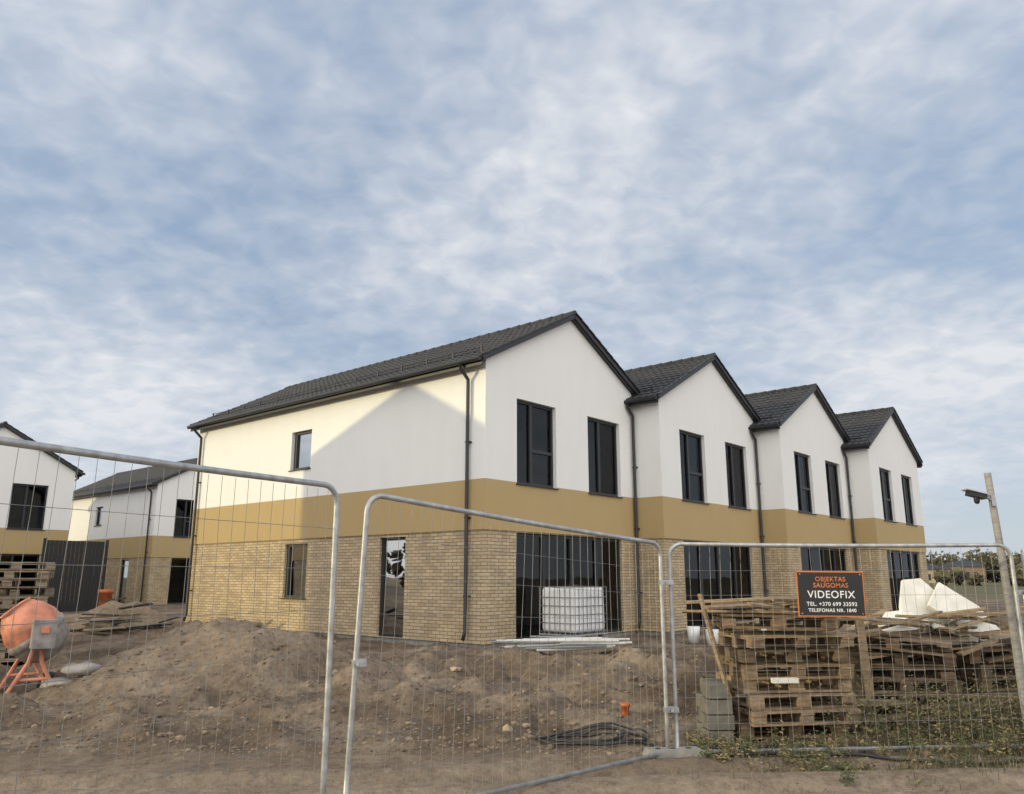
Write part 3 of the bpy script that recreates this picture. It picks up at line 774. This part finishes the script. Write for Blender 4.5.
for (x,y,w_,h_,dd,mt) in ((112,222,9,3.6,8,M_farw),(123,224,8,4.4,8,M_farw2),(140,215,9,4.6,8,M_farw),(133,240,7,5,8,M_farw2),(160,240,12,4,8,M_farw)):
    e = empty("distant_house", (x,y,0), .0); mb = MB(); mb.box((0,0,h_/2),(w_,dd,h_),mt)
    n=int(w_/2.2)
    for k in range(n):
        mb.box((-w_/2+1.2+k*2.1,-dd/2-.02,h_*.45),(1.1,.06,h_*.45),M_dark)
    obj("walls", mb.mesh("walls"), e)
    mb = MB(); r0,r1 = h_,h_+1.4; a,b_ = w_/2+.4,dd/2+.4
    P4=[(-a,-b_,r0),(a,-b_,r0),(a,b_,r0),(-a,b_,r0)]; q1,q2=(-a+2,0,r1),(a-2,0,r1)
    mb.poly([P4[0],P4[1],q2,q1],M_tile); mb.poly([P4[2],P4[3],q1,q2],M_tile); mb.poly([P4[1],P4[2],q2],M_tile); mb.poly([P4[3],P4[0],q1],M_tile)
    obj("roof", mb.mesh("roof"), e)

# ------------------------------------------------------------------ light
sd = V((SD.x*math.cos(EL), SD.y*math.cos(EL), math.sin(EL)))
li = bpy.data.lights.new("sun", 'SUN'); li.energy = 2.1; li.angle = math.radians(.8); li.color = (1, .84, .44)
lo = bpy.data.objects.new("sun", li); sc.collection.objects.link(lo); lo.rotation_euler = (-sd).to_track_quat('-Z', 'Y').to_euler(); lo.location = sd*50
w = bpy.data.worlds.new("World"); sc.world = w; w.use_nodes = True; nt = w.node_tree
bg = nt.nodes["Background"]; bg.inputs[1].default_value = .13
sky = N(nt, "ShaderNodeTexSky"); sky.sky_type = 'NISHITA'; sky.sun_disc = False; sky.sun_elevation = EL; sky.sun_rotation = math.atan2(SD.x, SD.y)
sky.air_density = 1.0; sky.dust_density = .6
tc = N(nt, "ShaderNodeTexCoord"); Dv = tc.outputs['Generated']
s = N(nt, "ShaderNodeSeparateXYZ"); L(nt, Dv, s.inputs[0])
zz = mathn(nt, 'ADD', mathn(nt, 'MAXIMUM', s.outputs[2], 0.0), .24)
cx = mathn(nt, 'DIVIDE', s.outputs[0], zz); cy = mathn(nt, 'DIVIDE', s.outputs[1], zz)
cb = N(nt, "ShaderNodeCombineXYZ"); L(nt, cx, cb.inputs[0]); L(nt, cy, cb.inputs[1])
n1 = N(nt, "ShaderNodeTexNoise", Scale=1.25, Detail=5.0, Roughness=.52, Distortion=.15); L(nt, cb.outputs[0], n1.inputs['Vector'])
n2 = N(nt, "ShaderNodeTexNoise", Scale=13.0, Detail=3.0, Roughness=.5, Distortion=.3); L(nt, cb.outputs[0], n2.inputs['Vector'])
n3 = N(nt, "ShaderNodeTexNoise", Scale=.55, Detail=1.0); L(nt, cb.outputs[0], n3.inputs['Vector'])
f = mathn(nt, 'ADD', mathn(nt, 'MULTIPLY', n1.outputs[0], .78), mathn(nt, 'MULTIPLY', n2.outputs[0], .34))
f = mathn(nt, 'ADD', f, mathn(nt, 'MULTIPLY', n3.outputs[0], .60))
mk = ramp(nt, f, [(.66, (.22,.22,.22)), (.84, (.60,.60,.60)), (1.0, (1,1,1))])
shade = ramp(nt, f, [(.70, (4.3,4.65,5.3)), (1.0, (5.9,6.05,6.35))])
dp = N(nt, "ShaderNodeVectorMath"); dp.operation = 'DOT_PRODUCT'; L(nt, Dv, dp.inputs[0]); dp.inputs[1].default_value = V((-.12,-.98,.2)).normalized()
pr = mathn(nt, 'MULTIPLY_ADD', dp.outputs['Value'], .5, .5)
pr = mathn(nt, 'POWER', pr, 2.2)
glow = N(nt, "ShaderNodeVectorMath"); glow.operation = 'SCALE'; glow.inputs[0].default_value = (15.5, 14.3, 12.4); L(nt, pr, glow.inputs['Scale'])
cl = mixc(nt, 1.0, shade.outputs[0], glow.outputs[0], 'ADD')
blue = mixc(nt, .6, sky.outputs[0], (2.3, 3.5, 5.4))
out = mixc(nt, mk.outputs[0], blue, cl)
hz = ramp(nt, s.outputs[2], [(0, (1,1,1)), (.30, (0,0,0))])
hf = mathn(nt, 'MULTIPLY', hz.outputs[0], .5)
out = mixc(nt, hf, out, mixc(nt, 1.0, (5.1,5.5,6.0), glow.outputs[0], 'ADD'))
L(nt, out, bg.inputs[0])

# ------------------------------------------------------------------ camera
cam = bpy.data.cameras.new("camera"); co = bpy.data.objects.new("camera", cam); sc.collection.objects.link(co)
cam.sensor_width = 36; cam.lens = 28.125; cam.clip_end = 6000; cam.clip_start = .05
co.location = (0, 0, 1.6); co.rotation_euler = (math.radians(90+12.7), 0, 0)
sc.camera = co
sc.view_settings.view_transform = 'Standard'; sc.view_settings.look = 'None'; sc.view_settings.exposure = 0
